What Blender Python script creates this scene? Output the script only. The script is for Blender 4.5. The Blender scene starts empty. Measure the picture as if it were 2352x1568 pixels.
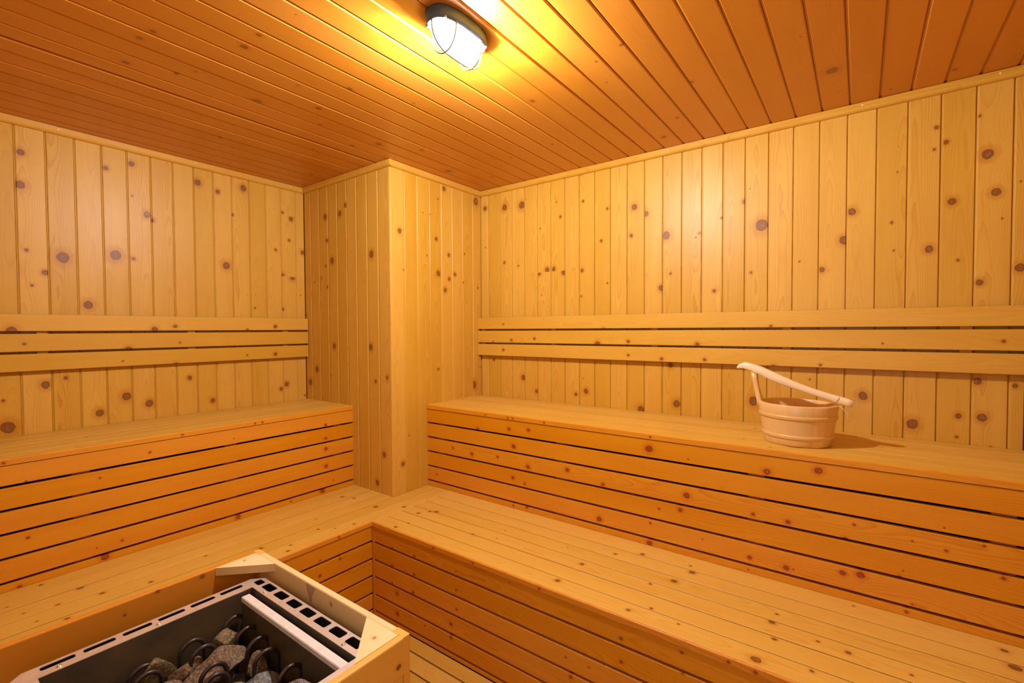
import bpy, bmesh, math, random
from mathutils import Vector, Matrix, noise
from mathutils.geometry import tessellate_polygon

S = bpy.context.scene
# ---------------------------------------------------------------- camera
CAM = Vector((2.6847, -2.2377, 1.2863))
yaw, pitch, roll, fpx = 0.6372, -0.0258, -0.0051, 1082.14
Fd = Vector((-math.sin(yaw)*math.cos(pitch), math.cos(yaw)*math.cos(pitch), math.sin(pitch)))
Rt = Vector((math.cos(yaw), math.sin(yaw), 0))
Up = Rt.cross(Fd)
R2 = Rt*math.cos(roll)+Up*math.sin(roll)
U2 = -Rt*math.sin(roll)+Up*math.cos(roll)
cd = bpy.data.cameras.new('camera'); cam = bpy.data.objects.new('camera', cd)
S.collection.objects.link(cam)
cd.sensor_width = 36; cd.sensor_fit = 'HORIZONTAL'; cd.lens = 36*fpx/2352; cd.clip_start = .02
M = Matrix((R2, U2, -Fd)).transposed().to_4x4(); M.translation = CAM
cam.matrix_world = M
S.camera = cam
# ---------------------------------------------------------------- world, exposure
w = bpy.data.worlds.new('world'); S.world = w; w.use_nodes = True
w.node_tree.nodes['Background'].inputs[0].default_value = (.8, .85, 1, 1)
w.node_tree.nodes['Background'].inputs[1].default_value = 0.0
S.view_settings.view_transform = 'Standard'; S.view_settings.look = 'None'
S.view_settings.gamma = 1; S.view_settings.use_curve_mapping = False
S.view_settings.exposure = 0.0
LAMP_POS = Vector((1.772, -1.253, 2.1314))
LAMP_COLOR = (1.0, .955, .93)
LAMP_GLASS = 24.0          # glow of the translucent glass dome
LAMP_BULB = 118.0           # watts of the bulb inside it
WINDOW_LIGHT = 1.5        # daylight through the frosted glass door in the back wall
S.cycles.use_adaptive_sampling = True; S.cycles.adaptive_threshold = .025; S.cycles.adaptive_min_samples = 16
S.cycles.diffuse_bounces = 4; S.cycles.glossy_bounces = 2; S.cycles.caustics_reflective = False; S.cycles.caustics_refractive = False

# ---------------------------------------------------------------- materials
def newmat(name):
    m = bpy.data.materials.new(name); m.use_nodes = True
    nt = m.node_tree; b = nt.nodes['Principled BSDF']
    return m, nt, b
def lin(c):
    return tuple((x/255/12.92 if x/255 <= .04045 else ((x/255+.055)/1.055)**2.4) for x in c)+(1,)
class NT:
    def __init__(s, nt): s.nt = nt
    def _in(s, sock, v):
        if isinstance(v, bpy.types.NodeSocket): s.nt.links.new(v, sock)
        elif v is not None: sock.default_value = v
    def m(s, op, a, b=None, c=None, clamp=False):
        n = s.nt.nodes.new('ShaderNodeMath'); n.operation = op; n.use_clamp = clamp
        for i, v in enumerate((a, b, c)): s._in(n.inputs[i], v)
        return n.outputs[0]
    def sep(s, v):
        n = s.nt.nodes.new('ShaderNodeSeparateXYZ'); s._in(n.inputs[0], v); return n.outputs
    def comb(s, x, y, z):
        n = s.nt.nodes.new('ShaderNodeCombineXYZ')
        for i, v in enumerate((x, y, z)): s._in(n.inputs[i], v)
        return n.outputs[0]
    def attr(s, name):
        n = s.nt.nodes.new('ShaderNodeAttribute'); n.attribute_name = name; return n.outputs['Vector']
    def noise(s, vec, scale, detail=2, rough=.5):
        n = s.nt.nodes.new('ShaderNodeTexNoise'); s._in(n.inputs['Vector'], vec)
        n.inputs['Scale'].default_value = scale; n.inputs['Detail'].default_value = detail
        n.inputs['Roughness'].default_value = rough; return n.outputs[0]
    def mix(s, f, a, b, blend='MIX'):
        n = s.nt.nodes.new('ShaderNodeMix'); n.data_type = 'RGBA'; n.blend_type = blend
        s._in(n.inputs[0], f); s._in(n.inputs[6], a); s._in(n.inputs[7], b); return n.outputs[2]
    def ramp(s, v, lo, hi, a=0., b=1., interp='SMOOTHSTEP'):
        n = s.nt.nodes.new('ShaderNodeMapRange'); n.interpolation_type = interp
        s._in(n.inputs[0], v)
        for i, x in enumerate((lo, hi, a, b)): n.inputs[i+1].default_value = x
        return n.outputs[0]

def wood(name, light, dark, knot=(0.15, .054, .011, 1), rough=.38, ringk=.42, fleck=0., spec=.42, bump=.25, coat=0.):
    m, nt, b = newmat(name); N = NT(nt)
    uvn = nt.nodes.new('ShaderNodeUVMap'); uvn.uv_map = 'grain'
    u, v, _ = N.sep(uvn.outputs[0])
    ku, kv, kr = N.sep(N.attr('knot'))
    tone, seed, offc = N.sep(N.attr('board'))
    du = N.m('SUBTRACT', u, ku); dv = N.m('SUBTRACT', v, kv)
    # uneven knot outline
    wob = N.noise(N.comb(u, v, seed), 55, 1)
    q = N.m('DIVIDE', N.m('SQRT', N.m('ADD', N.m('POWER', N.m('MULTIPLY', N.m('ABSOLUTE', du), .9), 2.), N.m('POWER', N.m('ABSOLUTE', dv), 2.))), kr)
    q = N.m('MULTIPLY', q, N.m('ADD', .78, N.m('MULTIPLY', wob, .44)))
    # grain runs round the knot
    e = N.m('EXPONENT', N.m('MULTIPLY', N.m('POWER', q, 2.), -.13))
    g = N.m('ADD', kv, N.m('MULTIPLY', dv, N.m('SUBTRACT', 1., N.m('MULTIPLY', e, .75))))
    near = N.m('LESS_THAN', q, 40.)
    vv = N.m('ADD', N.m('MULTIPLY', g, near), N.m('MULTIPLY', v, N.m('SUBTRACT', 1., near)))
    lowf = N.m('SUBTRACT', N.noise(N.comb(N.m('MULTIPLY', u, 1.3), N.m('MULTIPLY', v, 4.), N.m('MULTIPLY', seed, 37.)), 1.6, 2), .5)
    vv = N.m('ADD', vv, N.m('MULTIPLY', lowf, .022))
    a = N.m('SUBTRACT', vv, N.m('MULTIPLY', offc, .085))
    hgt = N.m('ADD', N.m('ADD', .022, N.m('MULTIPLY', u, .011)), N.m('MULTIPLY', lowf, .05))
    rr = N.m('SQRT', N.m('ADD', N.m('POWER', N.m('ABSOLUTE', a), 2.), N.m('POWER', N.m('ABSOLUTE', hgt), 2.)))
    rr = N.m('ADD', rr, N.m('MULTIPLY', N.noise(N.comb(N.m('MULTIPLY', u, .6), N.m('MULTIPLY', v, 9.), seed), 14, 1), .0016))
    fr = N.m('FRACT', N.m('MULTIPLY', rr, 205.))
    ring = N.m('POWER', fr, 3.2)
    ring = N.m('MULTIPLY', ring, N.ramp(fr, .93, 1., 1., 0.))
    amp = N.ramp(N.noise(N.comb(N.m('MULTIPLY', rr, 30.), seed, 0.), 1., 1), .3, .7, .25, 1.)
    ring = N.m('MULTIPLY', N.m('MULTIPLY', ring, amp), ringk)
    fib = N.noise(N.comb(N.m('MULTIPLY', u, 6.), N.m('MULTIPLY', v, 420.), seed), 1., 2, .6)
    fib = N.m('MULTIPLY', N.m('SUBTRACT', fib, .5), .10)
    blot = N.m('MULTIPLY', N.m('SUBTRACT', N.noise(N.comb(N.m('MULTIPLY', u, 2.2), N.m('MULTIPLY', v, 12.), seed), 1.2, 2), .5), .45)
    f = N.m('ADD', N.m('ADD', ring, fib), blot)
    f = N.m('ADD', f, .12, clamp=True)
    col = N.mix(f, light, dark)
    if fleck:
        fl = N.noise(N.comb(N.m('MULTIPLY', u, 45.), N.m('MULTIPLY', v, 260.), seed), 1., 2, .5)
        col = N.mix(N.m('MULTIPLY', N.ramp(fl, .70, .80), fleck), col, dark)
    halo = N.m('MULTIPLY', N.ramp(q, 1., 2.6, .55, 0.), near)
    col = N.mix(halo, col, dark)
    kin = N.m('MULTIPLY', N.ramp(q, .86, 1.06, 1., 0.), near)
    kring = N.m('MULTIPLY', N.m('ADD', N.m('SINE', N.m('MULTIPLY', q, 15.)), 1.), .25)
    rim = N.ramp(q, .62, .92, 0., .6)
    kc = N.mix(N.m('ADD', kring, rim, clamp=True), tuple(x*1.6 for x in knot[:3])+(1,), knot)
    crack = N.ramp(N.m('ABSOLUTE', N.m('ADD', N.m('DIVIDE', dv, kr), N.m('MULTIPLY', N.m('SUBTRACT', wob, .5), 3.))), .03, .11, .35, 0.)
    kc = N.mix(N.m('MULTIPLY', crack, N.ramp(q, .4, .75, 1., 0.)), kc, light)
    col = N.mix(N.m('MULTIPLY', kin, .94), col, kc)
    hsv = nt.nodes.new('ShaderNodeHueSaturation'); nt.links.new(col, hsv.inputs['Color'])
    nt.links.new(tone, hsv.inputs['Value'])
    nt.links.new(N.m('ADD', 1.35, N.m('MULTIPLY', tone, -.35)), hsv.inputs['Saturation'])
    nt.links.new(hsv.outputs[0], b.inputs['Base Color'])
    b.inputs['Roughness'].default_value = rough
    b.inputs['Specular IOR Level'].default_value = spec
    b.inputs['Coat Weight'].default_value = coat; b.inputs['Coat Roughness'].default_value = .34
    bp = nt.nodes.new('ShaderNodeBump'); bp.inputs['Strength'].default_value = bump; bp.inputs['Distance'].default_value = .0006
    nt.links.new(N.m('ADD', N.m('MULTIPLY', f, -1.), N.m('MULTIPLY', kin, -.6)), bp.inputs['Height'])
    nt.links.new(bp.outputs[0], b.inputs['Normal'])
    return m

PALE = (0.90, .585, .262, 1); PALED = (.68, .30, .062, 1)
W_WALL = wood('pine_wall', (0.64, .375, .052, 1), (.46, .175, .008, 1), coat=.08, spec=.28, rough=.42, ringk=.62)
W_CEIL = wood('pine_ceiling', (0.60, .245, .026, 1), (.46, .125, .006, 1), rough=.40, spec=.35, coat=.45)
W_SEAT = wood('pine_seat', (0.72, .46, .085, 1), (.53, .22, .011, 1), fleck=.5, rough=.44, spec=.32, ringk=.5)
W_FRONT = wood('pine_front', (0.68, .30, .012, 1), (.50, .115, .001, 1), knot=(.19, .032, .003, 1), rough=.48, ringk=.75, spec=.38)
W_SLAT = wood('pine_backrest', (0.64, .37, .045, 1), (.49, .19, .010, 1), rough=.4, spec=.3)
W_TRIM = wood('pine_trim', (0.65, .37, .055, 1), (.49, .19, .012, 1), rough=.36, spec=.3)
W_FLOOR = wood('pine_duckboard', (0.62, .37, .06, 1), (.45, .20, .018, 1), rough=.5)
W_GUARD = wood('pine_guard', (0.82, .64, .34, 1), (.66, .39, .11, 1), knot=(.34, .14, .05, 1), rough=.45, ringk=.3)
W_PAIL = wood('aspen_bucket', (0.76, .50, .21, 1), (.60, .30, .06, 1), rough=.30, ringk=.22, spec=.6)
W_PAILD = wood('aspen_hoop', (0.74, .47, .18, 1), (.56, .27, .06, 1), rough=.28, ringk=.22, spec=.6)
W_PALEH = wood('pale_handle', (0.90, .72, .47, 1), (.74, .45, .20, 1), rough=.4, ringk=.3)

def plain(name, col, rough=.5, metal=0., spec=.5, nscale=0, namp=.0, col2=None, bump=0.):
    m, nt, b = newmat(name); N = NT(nt)
    b.inputs['Roughness'].default_value = rough; b.inputs['Metallic'].default_value = metal
    b.inputs['Specular IOR Level'].default_value = spec
    b.inputs['Base Color'].default_value = col
    if nscale:
        tc = nt.nodes.new('ShaderNodeTexCoord')
        n = N.noise(tc.outputs['Object'], nscale, 5, .65)
        nt.links.new(N.mix(N.ramp(n, .35, .7), col, col2 or col), b.inputs['Base Color'])
        if namp: nt.links.new(N.m('ADD', rough, N.m('MULTIPLY', N.m('SUBTRACT', n, .5), namp)), b.inputs['Roughness'])
        if bump:
            bp = nt.nodes.new('ShaderNodeBump'); bp.inputs['Strength'].default_value = bump; bp.inputs['Distance'].default_value = .002
            nt.links.new(n, bp.inputs['Height']); nt.links.new(bp.outputs[0], b.inputs['Normal'])
    return m
M_DARK = plain('bench_void', (.02, .012, .008, 1), .9)  # near-black: shade inside the benches put into colour; also backs the ceiling joints
M_FLOORTILE = plain('dark_floor', (.06, .05, .045, 1), .6, nscale=9, col2=(.10, .085, .07, 1))
M_STEEL = plain('stainless_rim', (.86, .80, .74, 1), .42, .75, nscale=30, namp=.2, col2=(.72, .64, .56, 1))
M_GALV = plain('galvanised_shield', (.88, .90, .90, 1), .40, .35, nscale=60, namp=.25, col2=(.78, .79, .78, 1))
M_INNER = plain('sooty_casing', (.10, .085, .06, 1), .5, .5, nscale=14, namp=.3, col2=(.16, .11, .055, 1))
M_CASE = plain('heater_shell', (.10, .10, .11, 1), .35, .7)
M_IRON = plain('heating_rod', (.035, .025, .028, 1), .38, .3, nscale=70, namp=.3, col2=(.07, .038, .028, 1))
M_HOUSING = plain('lamp_housing', (.045, .10, .19, 1), .5, 0.)
M_CAGE = plain('lamp_cage', (.30, .36, .42, 1), .35, .6)
M_SCREW = plain('screw_head', (.75, .68, .58, 1), .3, 1.)
M_NAIL = plain('wood_plug', (.95, .78, .50, 1), .5)
M_CORD = plain('bucket_cord', (.72, .50, .28, 1), .8)
M_SCORCH = plain('scorch', (.47, .31, .19, 1), .6)

def stonemat(name, c1, c2, c3):
    m, nt, b = newmat(name); N = NT(nt)
    tc = nt.nodes.new('ShaderNodeTexCoord'); o = tc.outputs['Object']
    n1 = N.noise(o, 22, 4, .6); n2 = N.noise(o, 210, 4, .75); n3 = N.noise(o, 60, 5, .7)
    col = N.mix(N.ramp(n1, .38, .62), c1, c2)
    col = N.mix(N.ramp(n2, .48, .66), col, c3)
    col = N.mix(N.ramp(n2, .33, .47, .85, 0.), col, (.015, .011, .008, 1))
    nt.links.new(col, b.inputs['Base Color']); b.inputs['Roughness'].default_value = .6
    bp = nt.nodes.new('ShaderNodeBump'); bp.inputs['Strength'].default_value = .8; bp.inputs['Distance'].default_value = .003
    nt.links.new(N.m('ADD', n2, n3), bp.inputs['Height']); nt.links.new(bp.outputs[0], b.inputs['Normal'])
    return m
ST_BROWN = stonemat('stone_brown', (.12, .065, .03, 1), (.17, .105, .052, 1), (.34, .25, .15, 1))
ST_GREY = stonemat('stone_grey', (.13, .13, .13, 1), (.21, .20, .20, 1), (.42, .39, .36, 1))
ST_PINK = stonemat('stone_pink', (.14, .085, .075, 1), (.20, .18, .18, 1), (.38, .29, .27, 1))
ST_GOLD = stonemat('stone_gold', (.15, .09, .03, 1), (.13, .09, .045, 1), (.38, .28, .13, 1))

m, nt, b = newmat('lit_glass'); M_GLASS = m
N = NT(nt); b.inputs['Base Color'].default_value = (.9, .92, .95, 1); b.inputs['Roughness'].default_value = .25
b.inputs['Emission Color'].default_value = LAMP_COLOR+(1,)
tc = nt.nodes.new('ShaderNodeTexCoord'); gy = N.sep(tc.outputs['Object'])[1]   # the bulb sits at the far end of the glass
nt.links.new(N.ramp(gy, LAMP_POS.y-.095, LAMP_POS.y+.06, LAMP_GLASS*.12, LAMP_GLASS*1.6, 'LINEAR'), b.inputs['Emission Strength'])
tr = nt.nodes.new('ShaderNodeBsdfTransparent'); mx = nt.nodes.new('ShaderNodeMixShader'); mx.inputs[0].default_value = .3
nt.links.new(tr.outputs[0], mx.inputs[1]); nt.links.new(b.outputs[0], mx.inputs[2]); nt.links.new(mx.outputs[0], nt.nodes['Material Output'].inputs['Surface'])
m, nt, b = newmat('frosted_window_glass'); M_PANE = m
b.inputs['Base Color'].default_value = (.8, .85, .9, 1); b.inputs['Emission Color'].default_value = (.74, .87, 1, 1); b.inputs['Emission Strength'].default_value = WINDOW_LIGHT

# measured knots of the boards: x, y, z, radius in metres
KNOTS={
 'wl':[(0.0,-1.878,1.997,0.0151),(0.0,-1.883,1.869,0.0194),(0.0,-1.871,1.613,0.0087),(0.0,-1.819,1.528,0.0134),(0.0,-1.858,1.473,0.0066),(0.0,-1.764,1.596,0.0273),(0.0,-1.687,1.401,0.0212),(-0.0,-1.616,2.006,0.012),(0.0,-1.589,1.627,0.0268),(0.0,-1.469,1.83,0.0178),(0.0,-1.45,1.807,0.0128),(-0.0,-1.524,2.05,0.0149),(0.0,-1.525,1.619,0.01),(0.0,-1.257,2.031,0.0191),(0.0,-1.166,2.006,0.0141),(0.0,-1.038,2.054,0.0205),(0.0,-1.139,2.105,0.0085),(0.0,-1.131,1.628,0.0229),(0.0,-1.096,1.901,0.0087),(0.0,-0.87,1.745,0.0093),(0.0,-0.826,1.965,0.0094),(0.0,-0.777,1.937,0.0159),(0.0,-0.79,1.811,0.0095),(0.0,-0.832,1.602,0.0157),(0.0,-0.773,1.597,0.0192),(0.0,-0.708,1.75,0.0163),(0.0,-0.989,1.411,0.006),(0.0,-0.833,1.409,0.0094),(0.0,-1.827,1.068,0.0179),(0.0,-1.658,0.928,0.0191),(0.0,-1.563,0.99,0.0223),(0.0,-1.479,0.947,0.0205),(0.0,-1.936,0.911,0.0278),(0.0,-1.947,1.018,0.0064),(0.0,-1.311,1.053,0.0136),(0.0,-1.209,0.928,0.014),(0.0,-1.765,1.091,0.0092),(0.0,-0.818,0.974,0.0159),(0.0,-0.852,0.949,0.0126),(0.0,-0.709,0.897,0.0065)],
 'sl':[(0.033,-1.923,1.325,0.019),(0.033,-1.642,1.301,0.0119),(0.033,-1.461,1.328,0.0153),(0.033,-1.378,1.342,0.0105),(0.033,-1.047,1.323,0.0088),(0.033,-0.896,1.342,0.0123),(0.033,-0.92,1.291,0.0122),(0.033,-1.889,1.271,0.0064),(0.033,-1.561,1.239,0.0147),(0.033,-1.36,1.263,0.0053),(0.033,-1.582,1.186,0.0049),(0.033,-1.379,1.158,0.0131),(0.033,-0.898,1.187,0.0123),(0.033,-1.05,1.188,0.0059)],
 'pl':[(0.364,-0.697,1.931,0.018),(0.224,-0.697,1.932,0.0186),(0.284,-0.697,1.679,0.0215),(0.639,-0.697,1.679,0.0226),(0.236,-0.697,1.797,0.0124),(0.177,-0.697,1.589,0.0063),(0.235,-0.697,1.533,0.0093),(0.1,-0.697,1.567,0.0064),(0.417,-0.697,1.967,0.0148),(0.223,-0.697,1.653,0.0093),(0.115,-0.697,1.057,0.0192),(0.295,-0.697,1.196,0.0184),(0.625,-0.697,1.197,0.0199),(0.248,-0.697,1.028,0.0124),(0.043,-0.697,0.978,0.0228),(0.662,-0.697,1.019,0.0113),(0.753,-0.697,1.044,0.0111),(0.723,-0.697,0.646,0.0168),(0.665,-0.697,0.49,0.017)],
 'pr':[(0.792,-0.637,1.79,0.0166),(0.792,-0.427,1.915,0.0059),(0.792,-0.38,1.787,0.012),(0.792,-0.281,1.711,0.0124),(0.792,-0.365,1.599,0.0182),(0.792,-0.232,1.606,0.0126),(0.792,-0.279,1.576,0.0124),(0.792,-0.312,1.511,0.0154),(0.792,-0.043,2.064,0.0265),(0.792,-0.149,1.734,0.0065),(0.792,-0.162,1.564,0.0064),(0.792,-0.03,1.541,0.0067),(0.792,-0.614,1.595,0.0056),(0.792,-0.315,2.079,0.0153),(0.792,-0.631,0.594,0.0141),(0.792,-0.071,0.949,0.0266),(0.792,-0.372,1.067,0.0091),(0.792,-0.702,0.487,0.0138)],
 'wr':[(0.828,0.0,2.025,0.0167),(0.979,0.0,2.009,0.0226),(1.102,0.0,2.002,0.0251),(0.975,0.0,1.683,0.0097),(1.078,0.0,1.656,0.0063),(1.223,0.0,1.598,0.0123),(1.275,0.0,1.616,0.0182),(1.318,0.0,1.617,0.015),(1.379,0.0,1.593,0.0148),(1.493,0.0,1.596,0.0115),(1.369,0.0,2.11,0.0059),(1.491,0.0,2.105,0.0086),(1.499,0.0,1.96,0.0086),(1.361,0.0,1.898,0.0089),(1.604,0.0,1.74,0.0084),(1.638,0.0,1.899,0.0083),(1.782,0.0,1.885,0.0188),(1.841,0.0,1.843,0.0158),(1.766,0.0,1.747,0.0108),(1.939,0.0,1.726,0.0232),(2.075,0.0,1.701,0.005),(1.915,0.0,1.48,0.0156),(2.184,0.0,1.774,0.0072),(2.276,0.0,1.83,0.0117),(2.344,0.0,1.72,0.0299),(2.155,0.0,1.453,0.0097),(2.304,0.0,1.524,0.007),(2.09,0.0,1.719,0.0074),(2.653,0.0,1.73,0.0167),(2.628,0.0,1.625,0.019),(2.558,0.0,1.516,0.0129),(1.96,0.0,1.545,0.0077),(1.638,0.0,1.52,0.0056),(1.488,0.0,1.46,0.0058),(2.891,0.0,1.988,0.0077),(2.917,0.0,1.931,0.0095),(2.886,0.0,1.913,0.0058),(2.999,0.0,1.999,0.0055),(3.021,0.0,1.867,0.0201),(3.043,0.0,1.736,0.0164),(2.935,0.0,1.723,0.0151),(2.877,0.0,1.564,0.0155),(2.953,0.0,1.518,0.0057),(3.102,0.0,1.48,0.0161),(3.007,0.0,1.438,0.013),(2.772,0.0,1.672,0.006),(2.779,0.0,1.569,0.004),(3.1,0.0,1.761,0.0036),(1.109,0.0,1.006,0.019),(1.2,0.0,0.933,0.0124),(1.455,0.0,0.935,0.0117),(1.516,0.0,0.956,0.0173),(0.892,0.0,1.102,0.0099),(1.817,0.0,0.888,0.0215),(1.962,0.0,1.113,0.0155),(1.991,0.0,0.932,0.0205),(2.318,0.0,0.973,0.0234),(2.694,0.0,1.025,0.0187),(2.522,0.0,1.078,0.0044),(2.961,0.0,0.977,0.0114),(2.958,0.0,0.903,0.0057),(3.02,0.0,0.978,0.0167),(2.839,0.0,0.935,0.0218),(3.007,0.0,1.101,0.0149),(3.097,0.0,1.091,0.009),(3.043,0.0,0.877,0.0055)],
 'sr':[(0.99,-0.033,1.349,0.0064),(1.632,-0.033,1.317,0.0111),(1.21,-0.033,1.266,0.0092),(0.913,-0.033,1.247,0.0065),(1.598,-0.033,1.243,0.0168),(1.048,-0.033,1.256,0.0095),(0.989,-0.033,1.198,0.0096),(1.765,-0.033,1.256,0.0107),(2.093,-0.033,1.247,0.0123),(2.386,-0.033,1.328,0.0068),(2.427,-0.033,1.361,0.0089),(2.78,-0.033,1.299,0.0119),(3.063,-0.033,1.272,0.0071),(2.884,-0.033,1.222,0.0057),(2.75,-0.033,1.26,0.004),(2.398,-0.033,1.157,0.0135),(2.559,-0.033,1.173,0.0064),(2.647,-0.033,1.149,0.0042),(1.765,-0.033,1.189,0.008),(1.931,-0.033,1.176,0.0103),(2.125,-0.033,1.179,0.0097)],
 'ce':[(1.003,-1.765,2.131,0.0094),(1.069,-1.752,2.131,0.0092),(0.815,-1.748,2.131,0.012),(0.884,-1.38,2.131,0.0201),(1.198,-1.563,2.131,0.013),(1.291,-1.565,2.131,0.0093),(0.864,-1.629,2.131,0.009),(0.931,-1.595,2.131,0.0053),(1.014,-1.212,2.131,0.0124),(1.235,-1.228,2.131,0.0114),(1.113,-1.35,2.131,0.0056),(0.888,-1.13,2.131,0.0067),(0.912,-0.854,2.131,0.0173),(0.797,-0.916,2.131,0.01),(0.42,-1.32,2.131,0.0071),(1.334,-1.022,2.131,0.0061),(1.011,-0.687,2.131,0.0128),(0.908,-0.396,2.131,0.0203),(1.032,-0.184,2.131,0.0091),(1.294,-0.358,2.131,0.008),(1.697,-0.768,2.131,0.0101),(1.977,-0.148,2.131,0.0144),(1.54,-0.376,2.131,0.0075),(2.207,-0.549,2.131,0.0094),(2.6,-0.344,2.131,0.0233),(2.922,-0.108,2.131,0.0089),(2.083,-0.304,2.131,0.0087),(2.102,-0.895,2.131,0.0065),(2.762,-0.07,2.131,0.0058),(0.278,-0.807,2.131,0.0118)],
 'ur':[(2.149,-0.461,0.607,0.0102),(1.817,-0.461,0.494,0.0136),(2.395,-0.461,0.648,0.0075),(2.499,-0.461,0.646,0.009),(2.385,-0.461,0.495,0.0094),(2.495,-0.461,0.492,0.0108),(2.032,-0.461,0.451,0.0127),(2.515,-0.461,0.493,0.0036),(2.028,-0.461,0.82,0.0169),(1.376,-0.461,0.735,0.0128),(1.349,-0.461,0.814,0.0103),(1.461,-0.461,0.822,0.01),(1.458,-0.461,0.652,0.0126),(1.665,-0.461,0.674,0.0118),(1.834,-0.461,0.643,0.009),(1.438,-0.461,0.569,0.0076),(1.37,-0.461,0.585,0.0103),(1.279,-0.461,0.67,0.0079),(1.45,-0.461,0.461,0.0076),(2.172,-0.461,0.666,0.0141),(2.582,-0.461,0.831,0.0139),(2.436,-0.461,0.802,0.0128),(2.648,-0.461,0.522,0.0102),(2.693,-0.461,0.529,0.0133),(2.786,-0.461,0.549,0.0096),(2.999,-0.461,0.615,0.0058),(2.675,-0.461,0.68,0.005),(2.653,-0.461,0.63,0.0085),(2.792,-0.461,0.572,0.0032),(2.814,-0.461,0.48,0.0032),(2.961,-0.461,0.692,0.0044),(2.812,-0.461,0.666,0.0032),(0.983,-0.461,0.671,0.0085),(1.114,-0.461,0.659,0.011),(0.863,-0.461,0.509,0.0058),(1.031,-0.461,0.438,0.0056),(1.153,-0.461,0.792,0.0081)],
 'ul':[(0.46,-0.86,0.795,0.0085),(0.46,-0.861,0.727,0.0085),(0.46,-0.86,0.671,0.0113),(0.46,-0.86,0.581,0.0113),(0.46,-0.883,0.458,0.0141),(0.46,-1.754,0.457,0.014),(0.46,-1.951,0.6,0.0054),(0.46,-1.974,0.444,0.0072),(0.46,-1.951,0.79,0.0036),(0.46,-1.294,0.455,0.0121)],
 'tr':[(1.887,-0.743,0.44,0.0098),(1.952,-0.602,0.44,0.0082),(2.191,-0.664,0.44,0.0128),(2.224,-0.57,0.44,0.0132),(2.036,-0.544,0.44,0.0102),(2.206,-0.527,0.44,0.0058),(2.133,-0.728,0.44,0.0072),(2.131,-0.909,0.44,0.0082),(2.184,-0.86,0.44,0.0066),(2.489,-0.722,0.44,0.011),(2.495,-0.67,0.44,0.0064),(2.479,-0.919,0.44,0.0153),(2.505,-0.801,0.44,0.0074),(2.601,-0.743,0.44,0.0059),(2.597,-0.883,0.44,0.0067),(2.274,-0.888,0.44,0.0047),(2.668,-0.749,0.44,0.0085),(2.996,-0.501,0.44,0.01),(3.003,-0.573,0.44,0.0162),(2.794,-0.756,0.44,0.0053),(2.677,-0.486,0.44,0.005),(1.08,-0.718,0.44,0.0102),(1.107,-0.705,0.44,0.0127),(1.087,-0.926,0.44,0.0094),(1.401,-0.786,0.44,0.0068),(1.051,-0.765,0.44,0.0101),(1.097,-0.865,0.44,0.0048),(1.873,-0.891,0.44,0.011)],
 'tl':[(0.826,-0.831,0.44,0.013),(0.643,-0.823,0.44,0.0082),(0.837,-1.136,0.44,0.007),(0.579,-0.846,0.44,0.0111),(0.915,-1.013,0.44,0.0071),(0.888,-1.088,0.44,0.0047),(0.937,-0.752,0.44,0.0104),(0.728,-1.082,0.44,0.0049),(0.691,-1.921,0.44,0.0068),(0.67,-1.992,0.44,0.0049),(0.623,-1.855,0.44,0.0108),(0.722,-1.821,0.44,0.0088),(0.767,-1.704,0.44,0.0074),(0.811,-1.921,0.44,0.008),(0.49,-1.928,0.44,0.0073),(0.926,-1.315,0.44,0.0084),(0.712,-1.517,0.44,0.0061),(0.818,-1.366,0.44,0.0106),(0.887,-1.283,0.44,0.0064)],
 'ut':[(0.259,-1.758,0.877,0.0064),(0.425,-1.817,0.877,0.0039)],
 'vt':[(2.347,-0.125,0.88,0.0066),(2.345,-0.35,0.88,0.004),(2.441,-0.433,0.88,0.0056)],
 'fl':[(0.953,-1.109,0.335,0.0068),(0.953,-1.199,0.364,0.0044),(0.953,-1.201,0.303,0.0065)],
 'fr':[(1.091,-0.949,0.357,0.007),(1.23,-0.949,0.362,0.0067),(1.088,-0.949,0.28,0.007),(1.225,-0.949,0.285,0.0078),(1.087,-0.949,0.203,0.007),(1.218,-0.949,0.207,0.0078),(1.117,-0.949,0.17,0.0092),(1.12,-0.949,0.084,0.0115),(1.461,-0.949,0.37,0.0041),(1.461,-0.949,0.298,0.0052),(1.462,-0.949,0.224,0.0062),(1.432,-0.949,0.156,0.0084),(1.432,-0.949,0.102,0.0084),(2.126,-0.949,0.372,0.0064),(2.302,-0.949,0.402,0.0059),(2.126,-0.949,0.302,0.0064),(2.304,-0.949,0.347,0.0059),(1.956,-0.949,0.181,0.0069)],
}

# ---------------------------------------------------------------- object helpers
COL = S.collection
def tag(o, label=None, cat=None, group=None, kind=None):
    if label: o['label'] = label
    if cat: o['category'] = cat
    if group: o['group'] = group
    if kind: o['kind'] = kind
    return o
def empty(name, loc, label, cat, group=None):
    o = bpy.data.objects.new(name, None); COL.objects.link(o); o.location = loc
    o.empty_display_size = .05
    return tag(o, label, cat, group)
def link(name, me, mats, parent=None, smooth=False):
    for x in (mats if isinstance(mats, (list, tuple)) else [mats]): me.materials.append(x)
    o = bpy.data.objects.new(name, me); COL.objects.link(o)
    if parent:
        o.parent = parent
        bpy_loc = parent.matrix_world.translation if False else world_loc(parent)
        o.location = -bpy_loc
    if smooth: me.polygons.foreach_set('use_smooth', [True]*len(me.polygons))
    return o
def world_loc(o):
    l = Vector(o.location)
    while o.parent: o = o.parent; l = l+Vector(o.location)
    return l

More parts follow.
